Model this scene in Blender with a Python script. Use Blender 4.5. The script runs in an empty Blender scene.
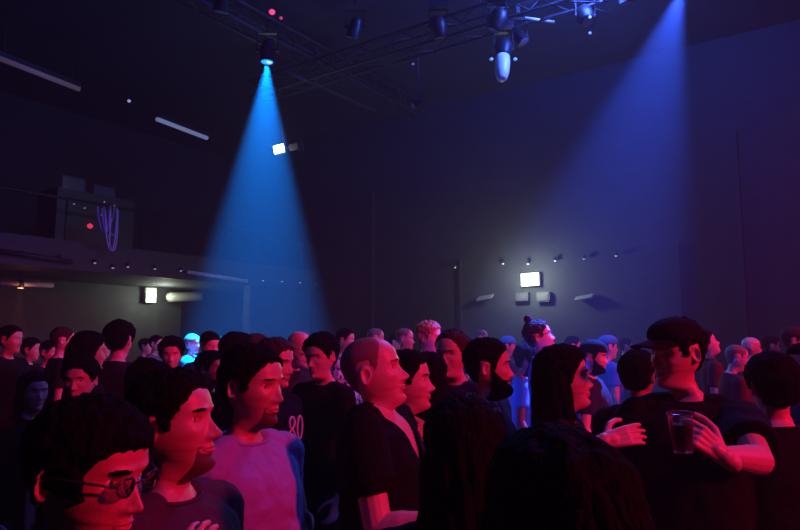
import bpy, bmesh, math, random
import numpy as np
from mathutils import Vector, Matrix
PI = math.pi
C = bpy.context.scene.collection
rnd = random.Random(7)

# ------------------------------------------------------------------ camera geometry
F_PX = 640.0
CAM_Z = 1.80
TP = 72.0 / F_PX
PITCH = math.atan(TP)
CP, SP = math.cos(PITCH), math.sin(PITCH)

def ray(px, py):
    a = (px - 400) / F_PX; b = (265 - py) / F_PX
    return np.array([a, CP - b * SP, SP + b * CP])
def at(px, py, Y):
    d = ray(px, py); return np.array([0, 0, CAM_Z]) + d * (Y / d[1])
def at_z(px, py, z):
    d = ray(px, py); return np.array([0, 0, CAM_Z]) + d * ((z - CAM_Z) / d[2])
UA = math.radians(34.7)
U = np.array([math.sin(UA), math.cos(UA), 0.0])      # along the left wall, away from the viewer
V = np.array([-math.cos(UA), math.sin(UA), 0.0])     # along the back wall, to the left
def at_v(px, py, e):
    d = ray(px, py); return np.array([0, 0, CAM_Z]) + d * (e / d.dot(V))
def at_u(px, py, e):
    d = ray(px, py); return np.array([0, 0, CAM_Z]) + d * (e / d.dot(U))
def uv(u, v, z): return U * u + V * v + np.array([0, 0, z])
ROOM_Z = U_ANG = math.atan2(U[1], U[0])               # yaw of the u axis

# ------------------------------------------------------------------ materials
_m = {}
def mat(name, col, rough=0.7, metal=0.0, bump=0.0, bscale=40.0, emit=None, estr=0.0, vary=0.0, spec=0.4, stretch=None, sheen=0.0, col2=None, pat=None):
    if name in _m: return _m[name]
    m = bpy.data.materials.new(name); m.use_nodes = True
    nt = m.node_tree; b = nt.nodes['Principled BSDF']
    b.inputs['Base Color'].default_value = (*col, 1)
    b.inputs['Roughness'].default_value = rough
    b.inputs['Metallic'].default_value = metal
    b.inputs['Specular IOR Level'].default_value = spec
    if sheen: b.inputs['Sheen Weight'].default_value = sheen
    tc = nt.nodes.new('ShaderNodeTexCoord'); mp = nt.nodes.new('ShaderNodeMapping')
    nt.links.new(tc.outputs['Object'], mp.inputs['Vector'])
    if stretch: mp.inputs['Scale'].default_value = stretch
    nz = nt.nodes.new('ShaderNodeTexNoise'); nz.inputs['Scale'].default_value = bscale; nz.inputs['Detail'].default_value = 4
    nt.links.new(mp.outputs['Vector'], nz.inputs['Vector'])
    if bump:
        bp = nt.nodes.new('ShaderNodeBump'); bp.inputs['Strength'].default_value = bump; bp.inputs['Distance'].default_value = 0.01
        nt.links.new(nz.outputs['Fac'], bp.inputs['Height']); nt.links.new(bp.outputs['Normal'], b.inputs['Normal'])
    if vary or col2:
        cr = nt.nodes.new('ShaderNodeValToRGB')
        c2 = col2 if col2 else tuple(c * (1 - vary) for c in col)
        cr.color_ramp.elements[0].color = (*c2, 1); cr.color_ramp.elements[1].color = (*col, 1)
        cr.color_ramp.elements[0].position = 0.35; cr.color_ramp.elements[1].position = 0.65
        src = nz.outputs['Fac']
        if pat == 'cells':
            vo = nt.nodes.new('ShaderNodeTexVoronoi'); vo.inputs['Scale'].default_value = 22
            nt.links.new(mp.outputs['Vector'], vo.inputs['Vector']); src = vo.outputs['Distance']
        if pat == 'check':
            ck = nt.nodes.new('ShaderNodeTexChecker'); ck.inputs['Scale'].default_value = 34
            nt.links.new(mp.outputs['Vector'], ck.inputs['Vector']); src = ck.outputs['Fac']
        nt.links.new(src, cr.inputs['Fac']); nt.links.new(cr.outputs['Color'], b.inputs['Base Color'])
    if emit:
        b.inputs['Emission Color'].default_value = (*emit, 1); b.inputs['Emission Strength'].default_value = estr
    _m[name] = m; return m
SKIN = {'fair': mat('skin_fair', (.62, .40, .31), .42, bump=.12, bscale=180, vary=.12, spec=.5),
        'tan': mat('skin_tan', (.52, .31, .22), .42, bump=.12, bscale=180, vary=.12, spec=.5),
        'dark': mat('skin_dark', (.22, .12, .085), .4, bump=.12, bscale=180, vary=.12, spec=.5)}
HAIR = {'black': mat('hair_black', (.0045, .0036, .0034), .85, bump=1, bscale=90, stretch=(1, 1, .12), spec=.04),
        'brown': mat('hair_brown', (.035, .017, .011), .7, bump=1, bscale=90, stretch=(1, 1, .12), spec=.12),
        'blond': mat('hair_blond', (.42, .27, .13), .5, bump=.9, bscale=60, stretch=(1, 1, .18)),
        'grey': mat('hair_grey', (.30, .28, .27), .5, bump=.9, bscale=60, stretch=(1, 1, .18))}
STUB = mat('beard_stubble', (.42, .255, .19), .5, bump=.12, bscale=400, vary=.4)
DKST = mat('moustache_shadow', (.10, .058, .044), .7, bump=.3, bscale=300)
BUZZ = mat('shaved_hair', (.24, .15, .115), .6, bump=.4, bscale=300, vary=.4)
def cloth(name, col, **k): return mat('cloth_' + name, col, k.pop('rough', .85), bump=k.pop('bump', .5), bscale=k.pop('bscale', 14), sheen=.0, spec=.15, **k)
CL = {'black': cloth('black', (.004, .004, .005), rough=.95), 'navy': cloth('navy', (.010, .013, .035)), 'purple': cloth('purple', (.27, .24, .46)),
      'rust': cloth('rust', (.05, .03, .04)), 'blue': cloth('blue', (.05, .22, .62)), 'teal': cloth('teal', (.05, .35, .55)),
      'grey': cloth('grey', (.14, .14, .16)), 'charcoal': cloth('charcoal', (.014, .013, .017)), 'white': cloth('white', (.6, .62, .66)),
      'orange': cloth('orange', (.40, .10, .05)), 'wine': cloth('wine', (.07, .012, .02)),
      'patterned': cloth('patterned', (.65, .68, .75), col2=(.03, .04, .12), pat='cells'),
      'plaid': cloth('plaid', (.45, .42, .46), col2=(.10, .09, .13), pat='check')}
TROUSER = cloth('denim', (.02, .022, .035)); SHOE = mat('shoe_leather', (.015, .014, .014), .4)
EYEW = mat('eye_white', (.7, .68, .66), .2); IRIS = mat('eye_iris', (.03, .018, .012), .15)
LIPM = mat('lip_skin', (.42, .19, .17), .4)
FRAME = mat('glasses_frame', (.02, .02, .022), .25, spec=.6)
METAL = mat('fixture_black', (.018, .018, .021), .45, metal=.3, bump=.1)
PIPE = mat('pipe_steel', (.022, .022, .026), .55, metal=.2, bump=.1)
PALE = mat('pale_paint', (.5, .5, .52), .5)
def glass(name, rough=.02, col=(1, 1, 1)):
    if name in _m: return _m[name]
    m = mat(name, col, rough); m.node_tree.nodes['Principled BSDF'].inputs['Transmission Weight'].default_value = 1; return m
LENS = glass('lens_glass')

# ------------------------------------------------------------------ mesh helpers
class MB:
    def __init__(s): s.v = []; s.f = []; s.n = 0; s.mi = []; s.cur = 0
    def add(s, v, f):
        v = np.asarray(v, float); s.v.append(v)
        s.f += [tuple(i + s.n for i in q) for q in f]; s.mi += [s.cur] * len(f); s.n += len(v); return s
    def box(s, c, size, R=None):
        h = np.array(size) / 2
        v = np.array([[x, y, z] for x in (-1, 1) for y in (-1, 1) for z in (-1, 1)]) * h
        if R is not None: v = v @ np.asarray(R).T
        return s.add(v + np.array(c), [(0, 1, 3, 2), (4, 6, 7, 5), (0, 4, 5, 1), (2, 3, 7, 6), (0, 2, 6, 4), (1, 5, 7, 3)])
    def tube(s, pts, rad, n=10, cap=True, flat=None):
        pts = [np.array(p, float) for p in pts]; m = len(pts)
        if np.isscalar(rad): rad = [rad] * m
        rows = []; prev = None
        for i in range(m):
            t = pts[min(i + 1, m - 1)] - pts[max(i - 1, 0)]; t /= (np.linalg.norm(t) + 1e-12)
            if prev is None:
                a = np.array([0, 0, 1.0]) if abs(t[2]) < .9 else np.array([1.0, 0, 0])
            else: a = prev
            x = a - t * a.dot(t); x /= (np.linalg.norm(x) + 1e-12); prev = x; y = np.cross(t, x)
            k = flat if flat else 1
            rows.append([pts[i] + rad[i] * (math.cos(2 * PI * j / n) * x * k + math.sin(2 * PI * j / n) * y) for j in range(n)])
        v = [p for r in rows for p in r]
        f = [(i * n + j, i * n + (j + 1) % n, (i + 1) * n + (j + 1) % n, (i + 1) * n + j) for i in range(m - 1) for j in range(n)]
        if cap: f += [tuple(range(n))[::-1], tuple((m - 1) * n + j for j in range(n))]
        return s.add(v, f)
    def capsule(s, a, b, ra, rb, n=14):
        a = np.array(a, float); b = np.array(b, float); d = b - a; L = np.linalg.norm(d); d = d / (L + 1e-12)
        pts = []; r = []
        for k in range(5):
            t = k / 4 * PI / 2 + .02; pts.append(a - d * ra * math.cos(t)); r.append(ra * math.sin(t))
        for k in range(1, 4): pts.append(a + d * L * k / 4); r.append(ra + (rb - ra) * k / 4)
        for k in range(5):
            t = PI / 2 - k / 4 * PI / 2 + .02; pts.append(b + d * rb * math.cos(t)); r.append(rb * max(math.sin(t), .02))
        return s.tube(pts, r, n)
    def lathe(s, prof, n=20, M=None):
        v = [[r * math.cos(2 * PI * j / n), r * math.sin(2 * PI * j / n), z] for r, z in prof for j in range(n)]
        m = len(prof)
        f = [(i * n + j, i * n + (j + 1) % n, (i + 1) * n + (j + 1) % n, (i + 1) * n + j) for i in range(m - 1) for j in range(n)]
        f += [tuple(range(n))[::-1], tuple((m - 1) * n + j for j in range(n))]
        v = np.array(v)
        if M is not None: v = v @ np.asarray(M)[:3, :3].T + np.asarray(M)[:3, 3]
        return s.add(v, f)
    def grid(s, P, wrap=True, keep=None, cap=(False, False)):
        nv, nu = P.shape[:2]; f = []
        jj = nu if wrap else nu - 1
        for i in range(nv - 1):
            for j in range(jj):
                if keep is not None and not keep[i, j]: continue
                k = (j + 1) % nu
                f.append((i * nu + j, i * nu + k, (i + 1) * nu + k, (i + 1) * nu + j))
        if cap[0]: f.append(tuple(range(nu))[::-1])
        if cap[1]: f.append(tuple((nv - 1) * nu + j for j in range(nu)))
        return s.add(P.reshape(-1, 3), f)
    def build(s, name, m, parent=None, smooth=True):
        me = bpy.data.meshes.new(name)
        me.from_pydata(np.concatenate(s.v).tolist(), [], s.f)
        for x in (m if isinstance(m, (list, tuple)) else [m]): me.materials.append(x)
        if any(s.mi): me.polygons.foreach_set('material_index', s.mi)
        me.polygons.foreach_set('use_smooth', [smooth] * len(me.polygons))
        bm = bmesh.new(); bm.from_mesh(me)
        loose = [v for v in bm.verts if not v.link_faces]
        if loose: bmesh.ops.delete(bm, geom=loose, context='VERTS')
        bm.to_mesh(me); bm.free()
        o = bpy.data.objects.new(name, me); C.objects.link(o)
        if parent: o.parent = parent
        return o
def tag(o, label=None, cat=None, group=None, kind=None):
    for k, v in (('label', label), ('category', cat), ('group', group), ('kind', kind)):
        if v: o[k] = v
    return o
def empty(name, loc, rz=0.0, label=None, cat=None, group=None):
    o = bpy.data.objects.new(name, None); C.objects.link(o); o.empty_display_size = .2
    o.location = tuple(loc); o.rotation_euler = (0, 0, rz); return tag(o, label, cat, group)
def remesh(o, vox, smooth=2):
    r = o.modifiers.new('remesh', 'REMESH'); r.mode = 'VOXEL'; r.voxel_size = vox; r.use_smooth_shade = True
    if smooth:
        k = o.modifiers.new('smooth', 'SMOOTH'); k.factor = .5; k.iterations = smooth
    return o
def rot(ax, a):
    return np.array(Matrix.Rotation(a, 3, ax))
def sstep(a, b, x):
    t = np.clip((x - a) / (b - a), 0, 1); return t * t * (3 - 2 * t)

# ------------------------------------------------------------------ people
TZ = [.04, .03, .01, -.01, -.03, -.045, -.06, -.08, -.095, -.108, -.114, -.118, -.121, -.127, -.14, -.165, -.19, -.205, -.22, -.235, -.255, -.30, -.36, -.45, -.55, -.63, -.71, -.78, -.83]
TF = [.087, .088, .085, .083, .083, .083, .083, .080, .080, .078, .073, .062, .042, .018, .010, .009, .016, .025, .037, .052, .070, .095, .110, .112, .108, .108, .10, .07, .03]
TB = [-.102, -.101, -.097, -.089, -.079, -.071, -.065, -.061, -.059, -.058, -.058, -.058, -.058, -.058, -.061, -.066, -.078, -.088, -.096, -.102, -.110, -.118, -.118, -.105, -.095, -.105, -.12, -.10, -.06]
TW = [.0768, .0775, .0772, .075, .0715, .068, .064, .058, .054, .050, .049, .048, .048, .050, .053, .055, .061, .074, .104, .145, .172, .182, .176, .160, .150, .160, .17, .16, .10]
TE = [.88, .88, .88, .9, .94, .98, 1.02, 1.08, 1.12, 1.12, 1.1, 1.05, 1, 1, 1, 1, 1, 1, .95, .9, .85, .8, .78, .8, .85, .85, .85, .85, .9]
TK = [0, 0, 0, 0, 0, .02, .08, .20, .30, .38, .41, .42, .42, .42, .40, .37, .32, .27, .20, .14, .09, .03, 0, 0, 0, 0, 0, 0, 0]
_zd = np.arange(-.90, .0405, .001)
_kr = np.exp(-(np.arange(-14, 15) / 4.5) ** 2 / 2); _kr /= _kr.sum()
_sm = {}
def interp(tab, z):
    k = id(tab)
    if k not in _sm:
        d = np.interp(-_zd, [-a for a in TZ], tab); d2 = np.convolve(np.pad(d, 14, mode='edge'), _kr, 'valid'); t = sstep(.005, .04, _zd); _sm[k] = d2 * (1 - t) + d * t
    return np.interp(z, _zd, _sm[k])
def sstep(a, b, x):
    t = np.clip((x - a) / (b - a), 0, 1); return t * t * (3 - 2 * t)

def head_grid(q, var, torso=True, zmin=None):
    """rows from the crown down to the hips; columns run round the head, denser over the face"""
    zt = [.04 + .08 * math.cos(a) for a in np.linspace(.05, PI / 2, 9 + int(9 * q), endpoint=False)]
    zf = list(np.linspace(.04, -.13, int(26 + 40 * q)))
    zn = list(np.linspace(-.14, -.26, 12)) + list(np.linspace(-.28, -.83, 14))
    Z = np.array(zt + zf + (zn if torso else list(np.linspace(-.14, -.19, 5))))
    if zmin is not None: Z = Z[Z >= zmin]
    n = int(44 + 60 * q)
    t = np.linspace(-PI, PI, n, endpoint=False); th = t - .42 * np.sin(t)      # denser at the front (th=0)
    zz, aa = np.meshgrid(Z, th, indexing='ij')
    f = np.where(zz > .04, np.power(np.clip(1 - ((zz - .04) / .08) ** 2, 0, 1), .5 / 1.08), 1)
    yf = interp(TF, np.minimum(zz, .04)); yb = interp(TB, np.minimum(zz, .04)); w = interp(TW, np.minimum(zz, .04)); e = interp(TE, np.minimum(zz, .04))
    k = interp(TK, np.minimum(zz, .04))
    jaw = var.get('jaw', .94); w = w * (1 + (var.get('width', 1.0) - 1) * sstep(-.16, -.12, zz)) * (1 + (jaw - 1) * sstep(.0, -.075, zz) * sstep(-.15, -.115, zz))
    nk = sstep(-.115, -.13, zz) * sstep(-.225, -.20, zz); w = w * (1 + nk * (var.get('neck', 1.0) - 1))
    yc = np.where(zz > -.13, -.014, -.025); tor = sstep(-.22, -.26, zz)
    sn, cs = np.sin(aa), np.cos(aa)
    x = w * f * np.sign(sn) * np.abs(sn) ** e
    ef = np.where(zz > -.06, .86, 1.0); ef = np.where(zz < -.25, .85, ef)
    y = np.where(cs > 0, yc + (yf - yc) * f * np.abs(cs) ** ef, yc - (yc - yb) * f * np.abs(cs) ** .95)
    chest = var.get('belly', 0) * np.exp(-((zz + .58) / .13) ** 2) * np.clip(cs, 0, 1); y = y + chest
    z = zz + k * (yf - y) * (1 - tor) + (.032 + var.get('short', 0)) * sstep(-.125, -.20, zz) * sstep(-.80, -.45, zz)
    # face relief
    fr = sstep(.1, .5, cs) * (zz > -.14)
    def g(x0, z0, sx, sz): return np.exp(-((np.abs(x) - x0) / sx) ** 2 - ((zz - z0) / sz) ** 2)
    ns = var.get('nose', 1.0)
    pz = np.interp(-zz, [-.022, -.012, .002, .018, .030, .036, .041, .046, .051], [0, .001, .006, .015, .0225, .024, .020, .009, 0])
    sx = np.interp(-zz, [-.02, .0, .03, .04, .05], [.008, .0065, .0095, .011, .009])
    d = pz * 1.12 * ns * np.exp(-(x / sx) ** 2)
    d += .0085 * ns * g(.0145, -.038, .0055, .0075)
    d += -.013 * g(.034, .008, .017, .0125) + .0062 * g(.033, .0065, .0125, .0085)
    d += .006 * g(.026, .026, .021, .0065) + .0055 * g(.048, -.022, .016, .013)
    d += .0055 * np.exp(-(x / .017) ** 2 - ((zz + .0605) / .0042) ** 2) + .006 * np.exp(-(x / .015) ** 2 - ((zz + .0705) / .0046) ** 2)
    d += -.0035 * np.exp(-(x / .022) ** 2 - ((zz + .0655) / .0022) ** 2) - .0045 * np.exp(-(x / .02) ** 2 - ((zz + .082) / .006) ** 2)
    d += .0065 * np.exp(-(x / .017) ** 2 - ((zz + .099) / .011) ** 2)
    d += -.0035 * g(.030, -.058, .010, .016)
    if q > .45:
        al = (np.abs(np.abs(x) - .033) < .0145) & (np.abs(zz - .0065) < .0052 * (1 - ((np.abs(x) - .033) / .0145) ** 2) + .0008)
        d = d - .0080 * al
    y = y + d * fr * (1 if True else 0)
    x = x - np.sign(x) * .003 * g(.07, .03, .01, .02) * (zz > -.1)
    P = np.stack([x, y, z], -1)
    return P, zz, np.abs(np.arctan2(np.sin(aa), np.cos(aa)))
def grid_normals(P):
    du = np.roll(P, -1, 1) - np.roll(P, 1, 1); dv = np.gradient(P, axis=0)
    n = np.cross(du, dv); n /= (np.linalg.norm(n, axis=-1, keepdims=True) + 1e-9)
    return n
def wob(P, seed, fr=40.0, strands=False):
    r = np.random.RandomState(seed); o = 0
    for i in range(6):
        k = r.normal(size=3) * fr * (.6 + .35 * i)
        if strands: k[2] *= .2
        o = o + np.sin(P @ k + r.rand() * 6) / (1 + .35 * i)
    return o / 3
HL_A = [0, .5, .85, 1.08, 1.2, 1.36, 1.46, 1.78, 1.95, 2.3, PI]
HL_Z = [.076, .072, .05, .03, .0, -.012, .034, .034, -.02, -.058, -.066]

def make_pose(p):
    """returns a function which turns head and neck points (head frame) by the asked angles, fading down the neck"""
    yaw, pit, rol = (math.radians(p.get(k, 0)) for k in ('turn', 'tip', 'tilt'))
    piv = np.array([0, -.03, -.15]); fwd = p.get('fwd', 0)
    def f(P):
        P = np.asarray(P, float); sh = P.shape; Q = P.reshape(-1, 3)
        w = sstep(-.215, -.10, Q[:, 2] + .0 * Q[:, 1])
        out = np.empty_like(Q)
        for lo in np.unique(np.round(w, 2)):
            m = np.round(w, 2) == lo
            R = rot('Z', yaw * lo) @ rot('X', pit * lo) @ rot('Y', rol * lo)
            out[m] = (Q[m] - piv) @ R.T + piv + np.array([0, fwd * lo, 0])
        return out.reshape(sh)
    return f

def hand(mb, W, d, n, L=1.0, curl=30, left=1, spread=5, fr=.0088):
    """wrist W, finger direction d, palm normal n (faces what it holds); five separate fingers"""
    d = d / np.linalg.norm(d); n = n - d * n.dot(d); n /= np.linalg.norm(n); t = np.cross(d, n) * left   # t points to the thumb side
    for k, off in enumerate((.026, .009, -.009, -.026)):
        mb.capsule(W + d * .005 * L + t * off * .55, W + d * .085 * L + t * off, .0135, .011, 10)
    mb.capsule(W - d * .03, W + d * .03 * L, .024, .022, 12)
    for k, (off, ln) in enumerate(zip((.027, .009, -.009, -.026), (.074, .083, .077, .06))):
        a = math.radians((1.5 - k) * spread); dd = d * math.cos(a) + t * math.sin(a)
        c = math.radians(curl[k] if isinstance(curl, (list, tuple)) else curl)
        p = W + d * .085 * L + t * off; ang = c * .8
        for s_, seg in enumerate((.45, .31, .24)):
            v = dd * math.cos(ang) + n * math.sin(ang)
            q = p + v * ln * seg * L; mb.capsule(p, q, fr - .0007 * s_, fr - .0007 * (s_ + 1), 8); p = q; ang += c
    p = W + d * .022 * L + t * .026 + n * .008
    for v, ln, r in ((d * .55 + t * .7 + n * .35, .042, .0125), (d * .8 + t * .35 + n * .5, .034, .0105), (d * .85 + t * .0 + n * .5, .026, .0092)):
        v = v / np.linalg.norm(v); q = p + v * ln * L; mb.capsule(p, q, r, r - .0015, 8); p = q

def person(p):
    """p: px,top,h (head in the photograph), face (0 = to the viewer, 90 = to the right, 180 = away), look of head and clothes"""
    h = p['h']; extra = {'afro': .045, 'curly': .028, 'thick': .026, 'long': .018, 'wild': .03}.get(p.get('hair', 'short'), .010)
    if p.get('hair') in ('bald', 'buzz'): extra = .001
    if p.get('hat'): extra = .022
    s = 1.0; dep = 2.0
    for _ in range(20):
        dep = p.get('dist') or (.236 * s + extra) * F_PX / h
        top = at(p['px'], p['top'], dep); s = (top[2]) / (1.75 + extra)
        s = min(max(s, .84), 1.10)
    zoff = 0
    hz = at(p['px'], p['top'], dep)
    rz = PI + math.radians(p['face'])
    root = empty('person', (hz[0], hz[1], 0), rz, p['label'], 'person', p.get('group'))
    root.scale = (s, s, hz[2] / (1.75 + extra) if abs(hz[2] - s * (1.75 + extra)) > .03 else s)
    q = p.get('q', max(0.0, min(1.0, (3.4 - dep) / 1.6)))
    vox = max(.0032, min(.009, dep * .0015)) if q > 0 else max(.006, min(.009, dep * .0013))
    var = p.get('var', {}); pose = make_pose(p); Z0 = 1.63
    off = np.array([0, 0, Z0])
    def place(P): return pose(P) + off
    P, zz, an = head_grid(q, var)
    skin = SKIN[p.get('skin', 'tan')]; hc = HAIR[p.get('hcol', 'black')]
    # ---- body: head, neck, trunk, arms, hands and legs in one surface
    mb = MB(); mb.grid(place(P), cap=(True, True))
    for sx in (-1, 1):                                       # ears
        ear = []; er = []
        nu, nvv = 16, 6
        E = np.zeros((nvv + 1, nu, 3))
        for i in range(nvv + 1):
            r = i / nvv
            for j in range(nu):
                a = 2 * PI * j / nu
                ex = .0185 * r * math.sin(a) * (1.0 if math.cos(a) > 0 else .78); ez = .029 * r * math.cos(a)
                dpt = .007 * (math.exp(-((r - .86) / .2) ** 2)) - .004 * math.exp(-(r / .45) ** 2) + .002
                E[i, j] = (dpt, ex, ez)
        B = E.copy(); B[..., 0] = -.004
        full = np.concatenate([E, B[::-1]], 0)
        M = rot('X', math.radians(-12)) ; full = full @ M.T
        full = full @ rot('Z', math.radians(22)).T
        full[..., 0] += .0775 * var.get('width', 1.0); full[..., 1] -= .018; full[..., 2] += .0
        full[..., 0] *= sx
        e = MB(); mb.grid(place(full) if sx > 0 else place(full[::-1]), cap=(True, True))
    arms = {1: p.get('arm_r'), -1: p.get('arm_l')}           # +x is the person's right side in this frame (forward = +y)
    cz, sz = math.cos(-rz), math.sin(-rz)
    def to_local(w):
        dx, dy = w[0] - root.location.x, w[1] - root.location.y
        return np.array([cz * dx - sz * dy, sz * dx + cz * dy, 0]) / s + np.array([0, 0, w[2] / root.scale[2]])
    def dir_local(w): return np.array([cz * w[0] - sz * w[1], sz * w[0] + cz * w[1], w[2]])
    skel = {}; sh = var.get('short', 0)
    for sx in (-1, 1):
        S = np.array([sx * .165, -.014, 1.412 + sh])
        a = arms[sx]
        if a:
            E_, W_ = to_local(at(*a[0])), to_local(at(*a[1]))
            k = np.linalg.norm(E_ - S); E_ = S + (E_ - S) / k * min(max(k, .24), .30)
            k = np.linalg.norm(W_ - E_); W_ = E_ + (W_ - E_) / k * min(max(k, .22), .27)
        else:
            E_ = S + np.array([sx * .045, -.02, -.285]); W_ = E_ + np.array([sx * -.01, .09, -.24])
        skel[sx] = (S, E_, W_)
        mb.capsule((sx * .06, -.03, 1.452 + sh), S, .036, .05); mb.capsule(S, S + (E_ - S) * .35, .056, .05); mb.capsule(S, E_, .05, .041); mb.capsule(E_, E_ + (W_ - E_) * .35, .041, .043)
        mb.capsule(E_ + (W_ - E_) * .3, W_, .043, .027)
        d = W_ - E_
        hd = a[2] if a and len(a) > 2 else dict(n=(-sx, 0, 0), curl=22)
        dd = dir_local(hd['d']) if 'd' in hd else d; n = dir_local(hd['n']) if a else np.array(hd['n'], float)
        hand(mb, W_, dd, n, curl=hd.get('curl', 25), left=hd.get('left', sx), spread=hd.get('spread', 4))
    for sx in (-1, 1):
        mb.capsule((sx * .088, 0, .86), (sx * .10, .01, .48), .088, .055); mb.capsule((sx * .10, .01, .48), (sx * .105, -.025, .09), .055, .036)
        mb.capsule((sx * .105, -.03, .05), (sx * .12, .13, .035), .038, .03)
    body = mb.build('body', skin, root); remesh(body, vox, 1)
    # ---- scalp hair, brows, lips, beard: shells that follow the head
    N = grid_normals(P); seed = p.get('seed', rnd.randint(0, 9999))
    def shell(name, mask, thick, m, sub=None, k=0.0, keepv=.02, strands=True, fr=55, lift=None):
        w = wob(P, seed + len(name), fr, strands)
        t = mask * (thick * (1 + k * w)) - (1 - mask) * .006
        Q = P + N * t[..., None]
        if lift is not None: Q = Q + lift
        keep = (mask > keepv); kk = keep[:-1] & True
        kk = keep[:-1] | keep[1:]; kk = kk | np.roll(kk, -1, 1)
        b = MB(); b.grid(place(Q), keep=kk, cap=(bool(mask[0].min() > .5), False))
        return b.build(name, m, root if sub is None else sub)
    style = p.get('hair', 'short')
    hl = np.interp(an, HL_A, HL_Z)
    if p.get('overear'): hl = np.where((an > 1.05) & (an < 2.1), np.minimum(hl, -.016), hl)
    if style not in ('bald', 'buzz'):
        hl2 = hl + p.get('recede', 0) * np.exp(-(an / .9) ** 2)
        mk = sstep(-.004, .008, P[..., 2] - hl2) * (zz > -.12)
        th = {'short': .012, 'thick': .026, 'curly': .030, 'afro': .046, 'long': .017, 'spiky': .018, 'bun': .010, 'crop': .006, 'wild': .032, 'slick': .010}[style]
        th = th * (.55 + .45 * sstep(-.02, .06, P[..., 2]))
        if style in ('afro', 'curly', 'wild'): kk_, ff, st = .32, 95, False
        elif style == 'spiky': kk_, ff, st = .55, 130, False
        else: kk_, ff, st = .22, 70, True
        side = .75 + .25 * np.abs(np.cos(an)) if style in ('short', 'thick', 'spiky') else 1
        hair = shell('hair', mk, th * side, hc, k=kk_, fr=ff, strands=st)
    elif style == 'buzz':
        mk = sstep(-.004, .008, P[..., 2] - hl - p.get('recede', .02) * np.exp(-(an / 1.1) ** 2)) * (zz > -.12)
        hair = shell('hair', mk * .9, .0016, BUZZ, k=.2)
    else: hair = None
    if hair and style != 'buzz' and q > .25:
        hair.modifiers.new('fine', 'SUBSURF').render_levels = 1
        tx = bpy.data.textures.get('locks') or bpy.data.textures.new('locks', 'CLOUDS'); tx.noise_scale = .022; tx.noise_depth = 2
        dm = hair.modifiers.new('locks', 'DISPLACE'); dm.texture = tx; dm.strength = .016; dm.mid_level = .42; dm.texture_coords = 'LOCAL'
    if style in ('long', 'wild') or p.get('curtain'):
        ln = p.get('length', .34); wd = p.get('hwidth', 1.0)
        rows = 26; n = 72; G = np.zeros((rows, n, 3)); keep = np.ones((rows - 1, n), bool)
        t = np.linspace(-PI, PI, n, endpoint=False)
        for i, zc in enumerate(np.linspace(.095, -ln + .05, rows)):
            op = np.interp(-zc, [-.07, -.05, 0, .06, .12, .3], [.55, .85, 1.12, 1.2, 1.15, 1.2])
            fl = np.interp(-zc, [-.1, -.05, 0, .08, .15, .35], [.58, .93, 1.10, 1.17, 1.27, 1.42]) * wd
            rx, ryb, ryf = .083 * fl, .108 * fl ** .8, .085 * fl
            for j, a in enumerate(t):
                yy = math.cos(a); x = rx * math.sin(a); y = -.018 + (ryf if yy > 0 else ryb) * yy
                r = 1 + .035 * math.sin(a * 17 + i * .25 + seed) + .03 * math.sin(a * 7 - i * .5) + (.05 * math.sin(a * 11 + i * .9) if style == 'wild' else 0)
                G[i, j] = (x * r, y * r, zc)
                if i < rows - 1 and abs(a) < op: keep[i, j] = False
        b = MB(); b.grid(place(G), keep=keep)
        if p.get('strands'):
            rr = random.Random(seed)
            for k in range(p['strands']):
                a = rr.uniform(op0 := 1.1, 2 * PI - 1.1); a0 = a
                ph = rr.random() * 6; r0 = rr.uniform(.96, 1.13); pts = []
                for i in range(15):
                    zc = .105 - i * (ln + .06) / 14
                    fl = np.interp(-zc, [-.12, -.1, -.05, 0, .08, .15, .35], [.2, .62, .96, 1.12, 1.19, 1.29, 1.46]) * wd * r0
                    aa_ = a0 + .10 * math.sin(i * .8 + ph)
                    yy = math.cos(aa_); pts.append((.083 * fl * math.sin(aa_), -.018 + (.085 * fl if yy > 0 else .108 * fl ** .8) * yy, zc + .0))
                b.tube(place(np.array(pts)), [.0012 + .0014 * math.sin(PI * i / 14) for i in range(15)], 5)
        nm = 'hair_length'
        o = b.build(nm, hc, hair or root); sd = o.modifiers.new('thickness', 'SOLIDIFY'); sd.thickness = .012; sd.offset = -1
    if style == 'bun' or p.get('bun'):
        c = place(np.array([[0, -.04, .150]]))[0]; b = MB()
        r0 = p.get('bun', .034)
        b.lathe([(max(.002, r0 * math.sin(a) * (1 + .1 * math.sin(a * 9))), -r0 * math.cos(a)) for a in np.linspace(.05, PI - .05, 12)], 18, np.array(Matrix.Translation(Vector(c))))
        b.build('hair_bun', hc, root)
    if p.get('ponytail'):
        b = MB(); pts = [(0, -.10, .05), (0, -.14, .05), (0, -.165, .0), (.0, -.165, -.08), (0, -.15, -.17)]
        b.tube(place(np.array(pts)), [.018, .03, .036, .03, .006], 12); b.build('ponytail', hc, root)
    near = q > .2
    if p.get('hat') != 'low' and (near or p.get('brows')):
        bm_ = np.exp(-(np.abs((np.abs(P[..., 0]) - .034) / .019)) ** 3 - (np.abs((zz - .0265 + .12 * (np.abs(P[..., 0]) - .034) ** 2 * 20) / .0040)) ** 3) * (an < 1.1)
        shell('eyebrows', sstep(.3, .7, bm_), .0026, hc, k=.2, keepv=.2)
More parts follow.
